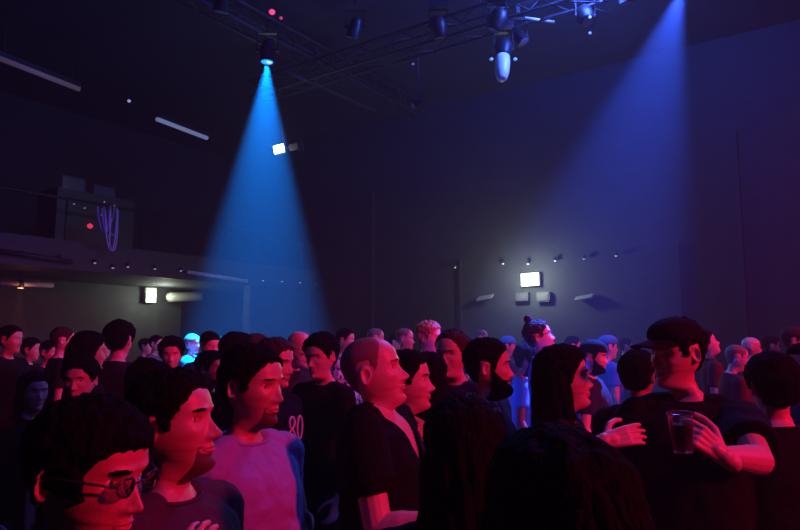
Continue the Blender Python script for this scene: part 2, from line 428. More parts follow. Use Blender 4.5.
    if near:
        lm = np.exp(-(np.abs(P[..., 0] / .025)) ** 4 - (np.abs((zz + .0655) / (.0105 - .18 * np.abs(P[..., 0])).clip(.002))) ** 4) * (an < 1)
        shell('lips', sstep(.25, .6, lm), .0016, LIPM, keepv=.1)
        for sx in (-1, 1):
            d2 = (np.abs(P[..., 0] - sx * .033) ** 2 + (zz - .0065) ** 2); d2[an > 1] = 9
            i = np.unravel_index(np.argmin(d2), d2.shape)
            c = P[i] + np.array([0, -.0072 if q > .45 else -.0095, 0])
            e = MB(); R = .0118
            # the pupil axis is the head's forward axis
            prof = [(R * math.sin(a), R * math.cos(a)) for a in np.linspace(.05, PI - .05, 14)]
            M = np.eye(4); M[:3, :3] = rot('X', -PI / 2 + math.radians(0)); M[:3, 3] = c
            b2 = MB(); b2.lathe(prof, 14, M)
            b2.v = [place(b2.v[0])]
            nf = 14 * 13; b2.mi = [1 if (k // 14) < 2 else 0 for k in range(nf)] + [1, 0]
            eo = b2.build('eye', [EYEW, IRIS], root)
    if p.get('beard'):
        zt = np.interp(an, [0, .35, .8, 1.1, 1.3, 1.45], [-.049, -.05, -.047, -.025, .0, .01])
        mk = sstep(.0, .010, zt - zz) * sstep(-.15, -.135, zz) * (1 - sstep(1.3, 1.45, an))
        if p['beard'] in ('goatee', 'shadow'): mk = mk * (1 - sstep(.03, .042, np.abs(P[..., 0])))
        mo = np.exp(-(np.abs(P[..., 0] / .024)) ** 4 - (np.abs((zz + .0665) / .008)) ** 4); mk = mk * (1 - mo)
        shell('beard', mk, {'full': .014, 'short': .006, 'stubble': .0012, 'goatee': .0030, 'shadow': .0016}[p['beard']] * (.6 + .4 * sstep(-.06, -.10, zz)), (STUB if p['beard'] == 'stubble' else DKST if p['beard'] == 'shadow' else HAIR[p.get('bcol', p.get('hcol', 'black'))]), k=.25, strands=False, fr=120)
    # ---- glasses
    if p.get('glasses'):
        g = MB(); lens = MB(); yy = .098
        for sx in (-1, 1):
            ring = [np.array([sx * .034 + .021 * math.cos(a) * (1), yy - .004 * abs(math.cos(a)), .005 + .015 * math.sin(a)]) for a in np.linspace(0, 2 * PI, 21)]
            g.tube(place(np.array(ring)), .0018, 6)
            g.tube(place(np.array([[sx * .055, yy - .004, .009], [sx * .080, .06, .014], [sx * .084, -.01, .012], [sx * .083, -.03, 0]])), .0022, 6)
        g.tube(place(np.array([[-.013, yy, .008], [0, yy + .003, .010], [.013, yy, .008]])), .0018, 6)
        go = g.build('glasses', FRAME, root)
        for sx in (-1, 1):
            lens = MB(); ang = np.linspace(0, 2 * PI, 20, endpoint=False)
            a_ = np.array([[sx * .034 + .020 * math.cos(a), yy - .004 * abs(math.cos(a)), .005 + .014 * math.sin(a)] for a in ang]); b_ = a_ + np.array([0, .0015, 0])
            lens.add(place(np.concatenate([a_, b_])), [tuple(range(20)), tuple(range(20, 40))[::-1]] + [(i, (i + 1) % 20, 20 + (i + 1) % 20, 20 + i) for i in range(20)])
            lens.build('lens', LENS, go, smooth=False)
    # ---- hat
    if p.get('hat'):
        hm = CL[p.get('hatcol', 'black')]; back = p['hat'] == 'back'
        line = .045 - .10 * P[..., 1] if p['hat'] != 'beanie' else .035 - .1 * P[..., 1] * 0
        if p['hat'] == 'cap': line = .048 + .08 * P[..., 1]
        mk = sstep(-.002, .006, P[..., 2] - line)
        bulge = .013 + .010 * np.clip(P[..., 1] / .09, 0, 1) * sstep(.06, .09, P[..., 2])
        if style in ('long', 'thick', 'wild', 'curly', 'afro'): bulge = bulge + .012
        hat = shell({'beanie': 'beanie'}.get(p['hat'], 'cap'), mk, bulge, hm, k=.03)
        if p['hat'] in ('cap', 'back'):
            sg = 1 if p['hat'] == 'cap' else -1
            b = MB(); rows = []
            for k in range(7):
                r = k / 6; row = []
                for a in np.linspace(-1.05, 1.05, 17):
                    x = (.086) * math.sin(a) * (1 - .05 * r); y0 = (.097 if sg > 0 else .112) * math.cos(a)
                    y = y0 + r * .085 * math.cos(a * .9) ** .6 - .005
                    z = .056 - .020 * (math.sin(a)) ** 2 - .020 * r
                    row.append((x, sg * y, z + (0 if sg > 0 else -.03)))
                rows.append(row)
            G = place(np.array(rows)); b.grid(G, wrap=False)
            bo = b.build('cap_brim', hm, hat); sd = bo.modifiers.new('thickness', 'SOLIDIFY'); sd.thickness = .004; sd.offset = 0
            b = MB(); c = place(np.array([[0, -.012, .1345]]))[0]
            b.lathe([(.002, .002), (.007, .0), (.008, -.005)], 10, np.array(Matrix.Translation(Vector(c)))); b.build('cap_button', hm, hat)
    # ---- clothes
    sl = p.get('sleeve', .62); g = p.get('loose', .012)
    top_ = p.get('collar', -.205)
    Pb = P[zz[:, 0] <= top_ + .001]; zb = zz[zz[:, 0] <= top_ + .001]
    keep = zb[:, 0] > -.76; Pb = Pb[keep]; zb = zb[keep]
    nn = grid_normals(Pb); nn[..., 2] *= .6
    gz = g + .012 * sstep(-.35, -.6, zb)
    folds = .004 * wob(Pb, seed + 5, 16, False)
    Q = Pb + nn * (gz + folds)[..., None] * 1.0
    Q[0] = Pb[0] * np.array([1, 1, 1]) + nn[0] * .006 + np.array([0, 0, .004])
    mb = MB(); mb.grid(Q + off, cap=(True, True))
    for sx in (-1, 1):
        S, E_, W_ = skel[sx]
        mb.capsule((sx * .075, -.03, 1.447 + sh), S, .044 + g * .4, .055 + g * .5); mb.capsule(S, S + (E_ - S) * .45, .059 + g * .5, .057 + g * .8)
        e = S + (E_ - S) * min(sl, 1.0)
        if sl < 1: e2 = e; mb.tube([S, S + (e - S) * .6, e2], [.056 + g, .056 + g, .057 + g * 1.2], 16)
        else:
            mb.capsule(S, E_, .056 + g, .048 + g)
            en = E_ + (W_ - E_) * min(sl - 1, .95); mb.tube([E_, E_ + (en - E_) * .4, en], [.048 + g, .050 + g, .038 + g * .8], 16)
            mb.capsule(E_, E_ + (en - E_) * .3, .048 + g, .048 + g)
    sv = max(.006, min(.013, dep * .0028))
    shirt = mb.build('shirt', CL[p.get('shirt', 'black')], root); remesh(shirt, sv, 5)
    if q > .3:
        tx = bpy.data.textures.get('folds') or bpy.data.textures.new('folds', 'CLOUDS'); tx.noise_scale = .09; tx.noise_depth = 3
        dm = shirt.modifiers.new('folds', 'DISPLACE'); dm.texture = tx; dm.strength = p.get('fold', .016); dm.mid_level = .45; dm.texture_coords = 'LOCAL'
    if p.get('vneck'):
        bpy.context.view_layer.update(); dg = bpy.context.evaluated_depsgraph_get()
        me = bpy.data.meshes.new_from_object(shirt.evaluated_get(dg)); shirt.modifiers.clear()
        bm = bmesh.new(); bm.from_mesh(me)
        vw, vb = p['vneck']; zb0 = 1.63 + vb + sh                      # half width at the collar, depth of the point
        n1 = Vector((zb0 * 0 + (1.63 - .155 + sh - zb0), 0, -vw)).normalized(); n2 = Vector((-n1.x, 0, n1.z))
        for n_ in (n1, n2):
            bmesh.ops.bisect_plane(bm, geom=bm.verts[:] + bm.edges[:] + bm.faces[:], plane_co=(0, 0, zb0), plane_no=n_)
        kill = []
        for f in bm.faces:
            c = f.calc_center_median()
            if c.y > -.01 and (c - Vector((0, 0, zb0))).dot(n1) < 0 and (c - Vector((0, 0, zb0))).dot(n2) < 0: kill.append(f)
            elif c.z > 1.63 - .165 + sh and abs(c.x) < .075: kill.append(f)
        bmesh.ops.delete(bm, geom=kill, context='FACES'); bm.to_mesh(me); bm.free(); shirt.data = me
        me.polygons.foreach_set('use_smooth', [True] * len(me.polygons))
        sd = shirt.modifiers.new('thickness', 'SOLIDIFY'); sd.thickness = .003; sd.offset = -1
    elif q > .2 and not p.get('nocollar'):
        b = MB(); ring = Q[0] + off; ring = np.concatenate([ring, ring[:1]]); b.tube(ring[::2] if len(ring) % 2 else ring, .0055, 8, cap=False)
        b.build('collar', CL[p.get('shirt', 'black')], shirt)
    if p.get('lapel'):                                             # folded shirt collar
        b = MB(); ring = Q[0] + off; n = len(ring); rows = []
        cen = ring.mean(0)
        for k in range(4):
            t = k / 3; rows.append([r + (r - cen) * np.array([.10 + .35 * t, .10 + .35 * t, 0]) + np.array([0, 0, .03 - .045 * t + (.0)]) for r in ring])
        G = np.array(rows); kp = np.ones((3, n), bool)
        fa = np.abs(np.arctan2(ring[:, 0], ring[:, 1] + .03)); kp[:, fa < .30] = False
        b.grid(G, keep=kp); co = b.build('collar_flap', CL[p['lapel']], shirt); sd = co.modifiers.new('thickness', 'SOLIDIFY'); sd.thickness = .003
    if p.get('print'):
        # "80"-like pale print on the chest, strokes following the cloth
        b = MB()
        def stroke(pts):
            b.tube([np.array([x, .118 + .0, z]) for x, z in pts], .006, 6)
        cx, cz = p['print']
        for k, o_ in enumerate((.034, -.034)):
            for zc in ((.03, -.03) if k == 0 else (0,)):
                rz_ = .028 if k == 0 else .056
                b.tube([np.array([cx + o_ + .022 * math.cos(a), .138, cz + zc + rz_ * math.sin(a)]) for a in np.linspace(0, 2 * PI, 13)], .006, 6, cap=False)
        b.build('shirt_print', CL['white'], shirt)
    # ---- trousers and shoes
    mb = MB()
    Pw = P[(zz[:, 0] <= -.60)]; nw = grid_normals(Pw)
    mb.grid(Pw + nw * .008 + off, cap=(True, True))
    for sx in (-1, 1):
        mb.capsule((sx * .088, 0, .84), (sx * .10, .01, .48), .097, .070, 12); mb.tube([(sx * .10, .01, .48), (sx * .104, -.01, .25), (sx * .105, -.022, .055)], [.070, .062, .058], 12)
        mb.capsule((sx * .10, .01, .50), (sx * .10, .01, .44), .070, .069, 12)
    remesh(mb.build('trousers', TROUSER, root), .016, 1)
    for sx in (-1, 1):
        b = MB(); nseg = 10; rows = []
        for k in range(nseg + 1):
            t = k / nseg; y = -.085 + .27 * t; w = (.030 + .018 * math.sin(PI * min(1, t * .9 + .12))) * (math.sin(PI * min(max(t, .04), .96)) ** .35)
            hh = np.interp(t, [0, .15, .35, .6, 1], [.075, .095, .085, .055, .035])
            row = [(w * math.cos(a), y, max(0.0, hh / 2 + hh / 2 * math.sin(a) * 1.0)) for a in np.linspace(0, 2 * PI, 14, endpoint=False)]
            rows.append([(x + sx * (.105 + .03 * t), y_, z) for x, y_, z in row])
        b.grid(np.array(rows), cap=(True, True)); b.build('shoe', SHOE, root)
    if p.get('stud'):
        for sx in (1,):
            b = MB(); c = place(np.array([[sx * .088, -.02, -.032]]))[0]
            b.lathe([(.0005, .0022), (.0018, .0014), (.0023, 0), (.0018, -.0014), (.0005, -.0022)], 8, np.array(Matrix.Translation(Vector(c)))); b.build('ear_stud', mat('silver', (.9, .9, .9), .1, metal=1), root)
    p['root'] = root; p['s'] = s; p['skel'] = skel; p['dep'] = dep
    return root
# ==== ROOM
WALLM = mat('black_wall', (.020, .022, .028), .8, bump=.3, bscale=3, vary=.25)
DRAPE = mat('black_drape', (.022, .020, .026), .9, bump=.6, bscale=6, stretch=(6, 6, .4))
PANELM = mat('grey_panel', (.048, .05, .054), .7, bump=.2, bscale=5, vary=.2)
FLOORM = mat('dark_floor', (.03, .028, .03), .35, bump=.15, bscale=8, vary=.3)
CEILM = mat('dark_ceiling', (.016, .015, .018), .9, bump=.4, bscale=4, vary=.3)
RU = np.array([[U[0], V[0], 0], [U[1], V[1], 0], [0, 0, 1]])       # columns: u axis, v axis, up
def ubox(mb, u0, u1, v0, v1, z0, z1):
    return mb.box(uv((u0 + u1) / 2, (v0 + v1) / 2, (z0 + z1) / 2), (u1 - u0, v1 - v0, z1 - z0), RU)
def struct(name, m, *boxes):
    b = MB()
    for x in boxes: ubox(b, *x)
    return tag(b.build(name, m, smooth=False), kind='structure')
UB, VF, VW, VR, UN = 11.76, 10.85, 14.2, -13.0, -9.0      # back wall, balcony front, left wall, right wall, near wall
H = 6.9
u_edge = float(at_v(250, 320, VF).dot(U))
struct('floor', FLOORM, (UN, UB, VR, VW, -.2, 0))
struct('ceiling', CEILM, (UN, UB, VR, VW, H, H + .2))
struct('wall_back', WALLM, (UB, UB + .2, VR, VW, -.2, H + .2))
struct('wall_left', WALLM, (UN, UB, VW, VW + .2, -.2, H + .2))
struct('wall_right', WALLM, (UN, UB, VR - .2, VR, -.2, H + .2))
struct('wall_front', WALLM, (UN - .2, UN, VR, VW, -.2, H + .2))
struct('wall_partition', WALLM, (u_edge, UB, VF, VF + .15, 0, 2.95))
struct('wall_under_balcony', PANELM, (UN, u_edge, VW - .9, VW - .75, 0, 2.95))
# conduits and seams running up the black walls
for i, (px, w_) in enumerate(((460, .05), (680, .05), (372, .04), (745, .04))):
    q_ = at_u(px, 300, UB - .04); vv = float(q_.dot(V))
    struct('trim_%d' % (i + 1), PIPE if i == 0 else WALLM, (UB - .05, UB, vv - w_ / 2, vv + w_ / 2, 0, 3.4 if i < 2 else 5.2))
q_ = at_v(314, 300, VF - .03); uu = float(q_.dot(U))
struct('trim_5', PIPE, (uu - .03, uu + .03, VF - .05, VF, 0, 3.0))
q_ = at_v(250, 300, VF); struct('trim_6', PANELM, (u_edge - .05, u_edge + .0, VF - .02, VF + .17, 0, 2.95))

# ---- balcony
bal = empty('balcony', uv(2, VF, 2.95), 0, 'black balcony with parapet and handrail along the left side of the hall', 'balcony')
def child(mb, name, m, par, smooth=False):
    o = mb.build(name, m, None, smooth); o.parent = par; o.matrix_parent_inverse = Matrix.Translation(-Vector(par.location)) if par.type == 'EMPTY' and tuple(par.rotation_euler) == (0, 0, 0) and par.parent is None else Matrix.Identity(4)
    return o
child(ubox(MB(), UN, UB, VF - .1, VW, 2.95, 3.2), 'floor_slab', WALLM, bal)
child(ubox(MB(), UN, UB, VF - .16, VF - .08, 2.93, 3.42), 'fascia', mat('fascia_paint', (.022, .02, .026), .6, bump=.2), bal)
b = MB(); b.tube([uv(UN, VF - .05, 4.15), uv(UB - .1, VF - .05, 4.15)], .025, 8); child(b, 'handrail', METAL, bal, True)
for k in range(13):
    b = MB(); uu_ = -6 + k * 1.45; b.tube([uv(uu_, VF - .05, 3.2), uv(uu_, VF - .05, 4.15)], .018, 6); child(b, 'baluster', METAL, bal, True)
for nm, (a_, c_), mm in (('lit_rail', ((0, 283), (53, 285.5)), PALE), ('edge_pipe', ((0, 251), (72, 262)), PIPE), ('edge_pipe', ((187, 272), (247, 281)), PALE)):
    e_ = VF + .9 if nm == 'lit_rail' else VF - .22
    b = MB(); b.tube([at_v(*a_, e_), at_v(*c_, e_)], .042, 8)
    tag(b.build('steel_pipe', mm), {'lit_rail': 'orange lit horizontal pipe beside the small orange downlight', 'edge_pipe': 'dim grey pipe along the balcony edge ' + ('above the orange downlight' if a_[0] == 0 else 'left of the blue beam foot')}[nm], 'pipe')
# tiny lamps along the balcony edge and the back wall
LEDM = mat('small_lamp_glow', (.8, .8, .9), .4, emit=(.75, .72, 1.0), estr=.3)
def led(loc, group, label):
    r = empty('marker_lamp', loc, 0, label, 'lamp', group)
    b = MB(); b.lathe([(.012, .035), (.03, .03), (.034, -.02), (.028, -.03)], 10); b.build('housing', METAL, r)
    b = MB(); b.lathe([(.002, -.024), (.022, -.028), (.026, -.036), (.018, -.046), (.002, -.05)], 10); b.build('bulb', LEDM, r)
for px, py in ((23, 253), (60, 257), (95, 261), (113, 266), (128, 265), (155, 267), (181, 269), (203, 273), (224, 275), (244, 279), (263, 279), (282, 280), (300, 281), (317, 283), (337, 285)):
    led(at_v(px, py, VF - .2), 'tiny lamps along the balcony edge', 'tiny marker lamp in the row along the balcony edge at left')
for px, py in ((455, 266), (503, 262), (528, 262), (555, 259), (584, 257), (616, 254)):
    led(at_u(px, py, UB - .08), 'tiny lamps on the back wall', 'tiny marker lamp in the row high on the back wall right of centre')

# ---- lamps
def light(name, kind, loc, col, power, par, radius=.05, size=None, blend=.4, aim=None):
    l = bpy.data.lights.new(name, kind); l.color = col; l.energy = power; l.shadow_soft_size = radius
    if kind == 'SPOT': l.spot_size = size; l.spot_blend = blend
    o = bpy.data.objects.new(name, l); C.objects.link(o); o.parent = par; o.location = loc
    if aim is not None: o.rotation_euler = Vector(aim).to_track_quat('-Z', 'Y').to_euler()
    return o
def stage_light(name, loc, aim, label, on=None, big=1.0, power=0, size=30, blend=.4, kind='can', ceil=H, cat='stage light', soft=.04, group=None):
    """a can or moving head on a yoke and clamp; the lens looks along aim"""
    r = empty(name, loc, 0, label, cat, group); r.empty_display_size = .1
    a = Vector(aim).normalized(); Q = a.to_track_quat('-Z', 'Y').to_matrix(); M = np.eye(4); M[:3, :3] = np.array(Q) * big
    b = MB()
    if kind == 'can': b.lathe([(.03, .34), (.07, .33), (.085, .27), (.09, .22), (.105, .20), (.105, .02), (.115, .015), (.115, 0), (.06, .0)], 22, M)
    else: b.lathe([(.05, .36), (.10, .34), (.135, .26), (.14, .16), (.115, .05), (.105, .0), (.06, .0)], 22, M)
    b.build('housing', METAL, r)
    b = MB(); b.lathe([(.055, -.004), (.1, -.002), (.098, .012), (.055, .012)], 22, M) if False else b.lathe([(.002, -.004), (.07, -.003), (.092, .001), (.092, .012), (.002, .012)], 22, M)
    lm = mat('lens_' + name + '_' + str(on), (.3, .3, .34), .12, emit=on, estr=1.0 if on else 0)
    if on: lm.node_tree.nodes['Principled BSDF'].inputs['Emission Strength'].default_value = 2.2
    b.build('lens', lm, r)
    b = MB(); z1 = .42 * big
    cdir = -a * .18 * big
    for sx in (-1, 1):
        x = sx * .15 * big; b.box((cdir.x + x, cdir.y, (cdir.z + z1) / 2 + 0), (.014 * big, .05 * big, abs(z1 - cdir.z) + .04))
        b.tube([(cdir.x + x * .7, cdir.y, cdir.z), (cdir.x + x * 1.14, cdir.y, cdir.z)], .022 * big, 8)
    b.box((cdir.x, cdir.y, z1 + .02), (.32 * big, .05 * big, .016)); b.build('yoke', METAL, r, smooth=False)
    if kind == 'head':
        b = MB(); b.box((cdir.x, cdir.y, z1 + .09), (.30 * big, .24 * big, .12)); b.build('base', METAL, r, smooth=False)
    b = MB(); b.box((cdir.x, cdir.y, z1 + .15 + .06 * (kind == 'head')), (.05, .06, .12)); b.tube([(cdir.x, cdir.y, z1 + .1), (cdir.x, cdir.y, ceil - loc[2])], .016, 8); b.build('clamp', PIPE, r, smooth=False)
    if power: light('lamp', 'SPOT', tuple(a * .02), on_col(on), power, r, soft, math.radians(size), blend, a)
    return r
def on_col(c): return c
TR = 6.25
BLUE = (.01, .26, 1.0)
p1 = at(267, 62, 9.0); foot1 = at(258, 330, 9.0)
K_BEAM1, K_BEAM2 = 56000, 22000
stage_light('blue_spotlight', p1, foot1 - p1, 'bright blue spotlight at top left centre casting the narrow beam', (.0, .21, 1.0), 1.0, K_BEAM1, 33, .55, ceil=TR)
p2 = at(683, -14, 6.9); foot2 = at(586, 305, 5.7)
stage_light('blue_spotlight', p2, foot2 - p2, 'blue spotlight above the top edge casting the wide beam at right', (.03, .10, 1.0), 1.0, K_BEAM2, 28.5, .6, ceil=TR)
# unlit moving heads and cans up in the rig
p3 = at(503, 57, 8.2)
ml = stage_light('moving_head_light', p3, (-.12, -.35, -1), 'pale moving head light hanging alone, tinted blue, top centre right', None, .85, kind='head', ceil=TR)
b = MB(); sc = .85
b.lathe([(.045, -.40), (.07, -.37), (.095, -.25), (.10, -.10), (.09, .0), (.04, .0)], 18, None); hc_ = b.build('shroud', mat('white_plastic', (.75, .76, .8), .35), ml)
hc_.rotation_euler = Vector((-.12, -.35, -1)).to_track_quat('-Z', 'Y').to_euler()
for k, sx in enumerate((-1, 1)):
    b = MB(); b.lathe([(.004, -.02), (.022, -.012), (.026, .006), (.01, .02)], 10); o_ = b.build('side_knob', mat('knob_blue_glow', (.4, .6, .9), .3, emit=(.2, .5, 1), estr=.5), ml); o_.location = (sx * .16, -.02, -.04)  # knobs given a blue glow of their own, not lamps
stage_light('moving_head_light', at_z(413, 106, 5.4), (-.8, -.3, -.55), 'small pinkish lit spot fixture, left of the pale moving head', None, .55, kind='can', ceil=TR)
for px, py, aim, kd, lb in ((440, 38, (.2, .3, -1), 'head', 'dark moving head in the rig, middle of the top edge'),
                        (493, 30, (-.4, .2, -1), 'head', 'dark moving head in the rig directly above the pale one'),
                        (524, 42, (.5, -.3, -.9), 'can', 'dark round lens fixture right above the pale moving head'),
                        (588, 22, (.1, -.6, -1), 'head', 'dark moving head with blue pin light, left of the wide beam'),
                        (352, 38, (-.3, .3, -1), 'can', 'dark can light between blue spotlight and rig centre'),
                        (627, 3, (.3, .2, -1), 'can', 'dark can light at the top edge just left of the wide beam'),
                        (220, 12, (-.2, .2, -1), 'can', 'dark can light at the top edge left of the blue spotlight')):
    z_ = 5.75; stage_light('moving_head_light' if kd == 'head' else 'can_light', at_z(px, py, z_), aim, lb, None, .8, kind=kd, ceil=TR)
def pin(px, py, Y, col, label, es=2.0, r=.018):
    b = MB(); b.lathe([(.001, r), (r * .8, r * .5), (r, 0), (r * .8, -r * .5), (.001, -r)], 10)
    o = b.build('indicator_lamp', mat('pin_' + str(col), col, .4, emit=col, estr=es)); o.location = tuple(at(px, py, Y)); return tag(o, label, 'indicator lamp')
pin(590, 17, 7.4, (.2, .5, 1), 'bright blue pin lamp in the rig left of the wide beam')
pin(590, 33, 7.5, (.1, .25, .8), 'dim blue pin lamp below the bright one')
pin(272, 12, 8.6, (.8, .05, .15), 'small red lamp above the narrow beam spotlight', 1.4, .045)
pin(281, 18, 8.6, (.6, .04, .12), 'tiny second red lamp right of the first above the spotlight', .9, .025)
pin(413, 64, 8.5, (.08, .15, .5), 'dim blue pin lamp left of the pale moving head', 1.0)
pin(44 + 85, 101, 10.5, (.5, .5, .9), 'small bluish pin lamp alone between the two ceiling strips', .5, .03)
# trusses
def truss(P, D, L, label, s=.30):
    D = Vector(D).normalized(); r = empty('lighting_truss', P, 0, label, 'truss')
    side = Vector((-D.y, D.x, 0)); up = Vector((0, 0, 1)); c = []
    for a, bb in ((-1, -1), (1, -1), (1, 1), (-1, 1)):
        o = side * a * s / 2 + up * bb * s / 2; c.append(o)
        m_ = MB(); m_.tube([o - D * L / 2, o + D * L / 2], .024, 8); m_.build('chord', PIPE, r)
    m_ = MB(); n = int(L / .4)
    for k in range(n):
        t0 = -L / 2 + k * L / n; t1 = t0 + L / n
        for i in range(4):
            a_, b_ = (c[i], c[(i + 1) % 4]) if k % 2 else (c[(i + 1) % 4], c[i])
            m_.tube([a_ + D * t0, b_ + D * t1], .011, 5)
    m_.build('lacing', PIPE, r)
    for t in (-.4, 0, .4): m_ = MB(); m_.tube([D * L * t + up * s / 2, D * L * t + up * (H - P[2] - .01)], .012, 6); m_.build('hanger', PIPE, r)
truss((at_z(480, 22, 6.15)), V, 9.0, 'dark box truss running across the top centre of the rig')
truss((at_z(268, 32, 6.62)), U, 9.0, 'dark box truss over the narrow beam spotlight')
def pipe_thing(a, c, r, m, label, nm='ceiling_pipe', cat='pipe'):
    b = MB(); b.tube([a, c], r, 8); return tag(b.build(nm, m), label, cat)
pipe_thing(at_z(285, 70, 6.0), at_z(375, 111, 6.0), .03, PIPE, 'long thin ceiling pipe slanting right of the narrow blue beam')
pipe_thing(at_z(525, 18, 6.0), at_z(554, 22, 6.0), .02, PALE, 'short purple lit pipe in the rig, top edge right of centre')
pipe_thing(at_z(583, 5, 6.0), at_z(608, 14, 6.0), .02, PIPE, 'short pipe by the bright blue pin lamp')
# unlit strip lamps on the ceiling at left; faint emission replaces reflected light
for (a_, c_, col, st, lb) in (((-6, 56), (79, 89), (.30, .16, .22), .12, 'long dull reddish strip lamp under the ceiling at far left'),
                              ((157, 119), (207, 138), (.28, .36, .70), .38, 'short pale blue strip lamp left of the narrow beam')):
    A, B = at_z(*a_, 6.0), at_z(*c_, 6.0); mid = (A + B) / 2
    r = empty('strip_lamp', mid, 0, lb, 'strip lamp')
    b = MB(); b.tube([A - mid, B - mid], .045, 10); b.build('tube', mat('tube_' + lb[:5], (.2, .2, .22), .4, emit=col, estr=st), r)
    b = MB(); b.tube([A - mid + (0, 0, .07), B - mid + (0, 0, .07)], .06, 6)
    
    b.build('housing', METAL, r, smooth=False)
    for t in (.1, .9): q_ = A + (B - A) * t - mid; b = MB(); b.tube([q_ + (0, 0, .07), q_ + (0, 0, H - 6.03)], .01, 6); b.build('hanger', METAL, r)
# emergency / work lamps
def box_lamp(loc, yaw, w, h_, label, power, col=(.86, 1, .78), es=9, tilt=0, cat='lamp', glow=.5):
    r = empty('emergency_lamp', loc, yaw, label, cat); r.rotation_euler = (0, tilt, yaw)
    b = MB(); b.box((0, .05, 0), (w * 1.04, .09, h_ * 1.06)); o = b.build('housing', PALE, r, smooth=False)
    bv = o.modifiers.new('bevel', 'BEVEL'); bv.width = .01; bv.segments = 2
    b = MB(); b.box((0, -.005, 0), (w, .03, h_)); o = b.build('diffuser', mat('lamp_diffuser', (.9, .9, .9), .4, emit=col, estr=es), r, smooth=False)
    bv = o.modifiers.new('bevel', 'BEVEL'); bv.width = .012; bv.segments = 3
    light('lamp', 'POINT', (0, -glow, 0), col, power, r, .1)
    return r
yb_ = math.atan2(-V[0], V[1]) ; yaw_back = math.atan2(U[1], U[0]) - PI / 2      # lamp front (-y) looks back along -u
q_ = at_u(530, 279.5, UB - .12)
e1 = box_lamp(q_, yaw_back, .36, .24, 'bright white rectangular emergency lamp on the back wall', 90)
yaw_left = math.atan2(V[1], V[0]) - PI / 2
q_ = at_v(151, 298, VW - 1.1)
e2 = box_lamp(q_, yaw_left, .24, .20, 'greenish white emergency lamp under the balcony, left', 30)
b = MB(); b.box((0, .02, .17), (.26, .06, .12)); b.build('sign_panel', mat('lamp_sign', (.5, .55, .4), .5, emit=(.6, .7, .45), estr=.5), e2, smooth=False)  # dim glowing sign above the lamp
q_ = at(279, 149, 11.0)
e3 = box_lamp(q_, -.15, .19, .15, 'white work lamp hanging inside the narrow blue beam', 10, (.9, .97, 1), 9, tilt=-.2)
b = MB(); b.tube([(.1, .06, 0), (.1, .06, H - q_[2])], .014, 6); b.tube([(.42, .06, .05), (.42, .06, -.12)], .012, 6); b.tube([(0, .06, 0), (.42, .06, 0)], .014, 6); b.build('bracket', METAL, e3)
b = MB(); b.box((.27, .03, -.04), (.16, .12, .12)); b.build('ballast_box', METAL, e3, smooth=False)
# small boxes on the back wall beneath the lamp
for px, py, w_, h_, lb in ((523, 297, .26, .16, 'faint grey wall box beneath the white lamp, left one'), (544, 297, .26, .18, 'faint grey wall box beneath the white lamp, right one')):
    q_ = at_u(px, py, UB - .06); r = empty('wall_box', q_, yaw_back, lb, 'box')
    b = MB(); b.box((0, 0, 0), (w_, .1, h_)); b.build('case', PALE if False else mat('box_grey', (.04, .04, .05), .6), r, smooth=False)
    b = MB(); b.box((0, -.055, 0), (w_ * .8, .012, h_ * .75)); b.build('cover', mat('box_cover', (.05, .05, .06), .5), r, smooth=False)
for px, lb in ((485, 'slanted pale vent flap on the back wall left of the white lamp'), (584, 'slanted pale vent flap on the back wall right of the white lamp')):  # made-up pale plates in place of reflected light on wall equipment
    q_ = at_u(px, 297.5, UB - .12); b = MB(); b.box((0, 0, 0), (.34, .16, .03)); o_ = b.build('reflection_plate', mat('smudge_plate', (.16, .17, .18), .4), smooth=False)
    o_.location = tuple(q_); o_.rotation_euler = (.5, -.14, yaw_back); tag(o_, lb, 'vent')
# oval duct by the left lamp
q0, q1 = at_v(171, 297, VW - 1.25), at_v(199, 296.5, VW - 1.25); mid = (q0 + q1) / 2
r = empty('air_duct', mid, 0, 'pale oval duct lit greenish right of the lamp under the balcony', 'duct')
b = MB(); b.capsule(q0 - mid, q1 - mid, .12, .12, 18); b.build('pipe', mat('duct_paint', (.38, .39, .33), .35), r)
for t in (.25, .75): q_ = q0 + (q1 - q0) * t - mid; b = MB(); b.tube([q_, q_ + (0, 0, 2.94 - mid[2])], .008, 6); b.build('hanger', METAL, r)
# orange downlight under the balcony
q_ = at_v(20.5, 288, VF + .9)
r = empty('downlight', q_, 0, 'small orange downlight with visible cone at far left', 'downlight')
b = MB(); b.lathe([(.03, .16), (.05, .15), (.06, .0), (.052, 0)], 16); b.build('housing', METAL, r)
b = MB(); b.lathe([(.002, -.006), (.048, -.004), (.048, .01), (.002, .01)], 16); b.build('lens', mat('downlight_lens', (.9, .8, .6), .3, emit=(1, .55, .22), estr=3), r)
b = MB(); b.tube([(0, 0, .15), (0, 0, 2.95 - q_[2])], .01, 6); b.build('stem', METAL, r)
light('lamp', 'SPOT', (0, 0, -.01), (1, .36, .12), 170, r, .03, math.radians(34), .7, (0, 0, -1))
light('glow', 'POINT', (.1, -.05, -.05), (1, .34, .14), 1.2, r, .05)
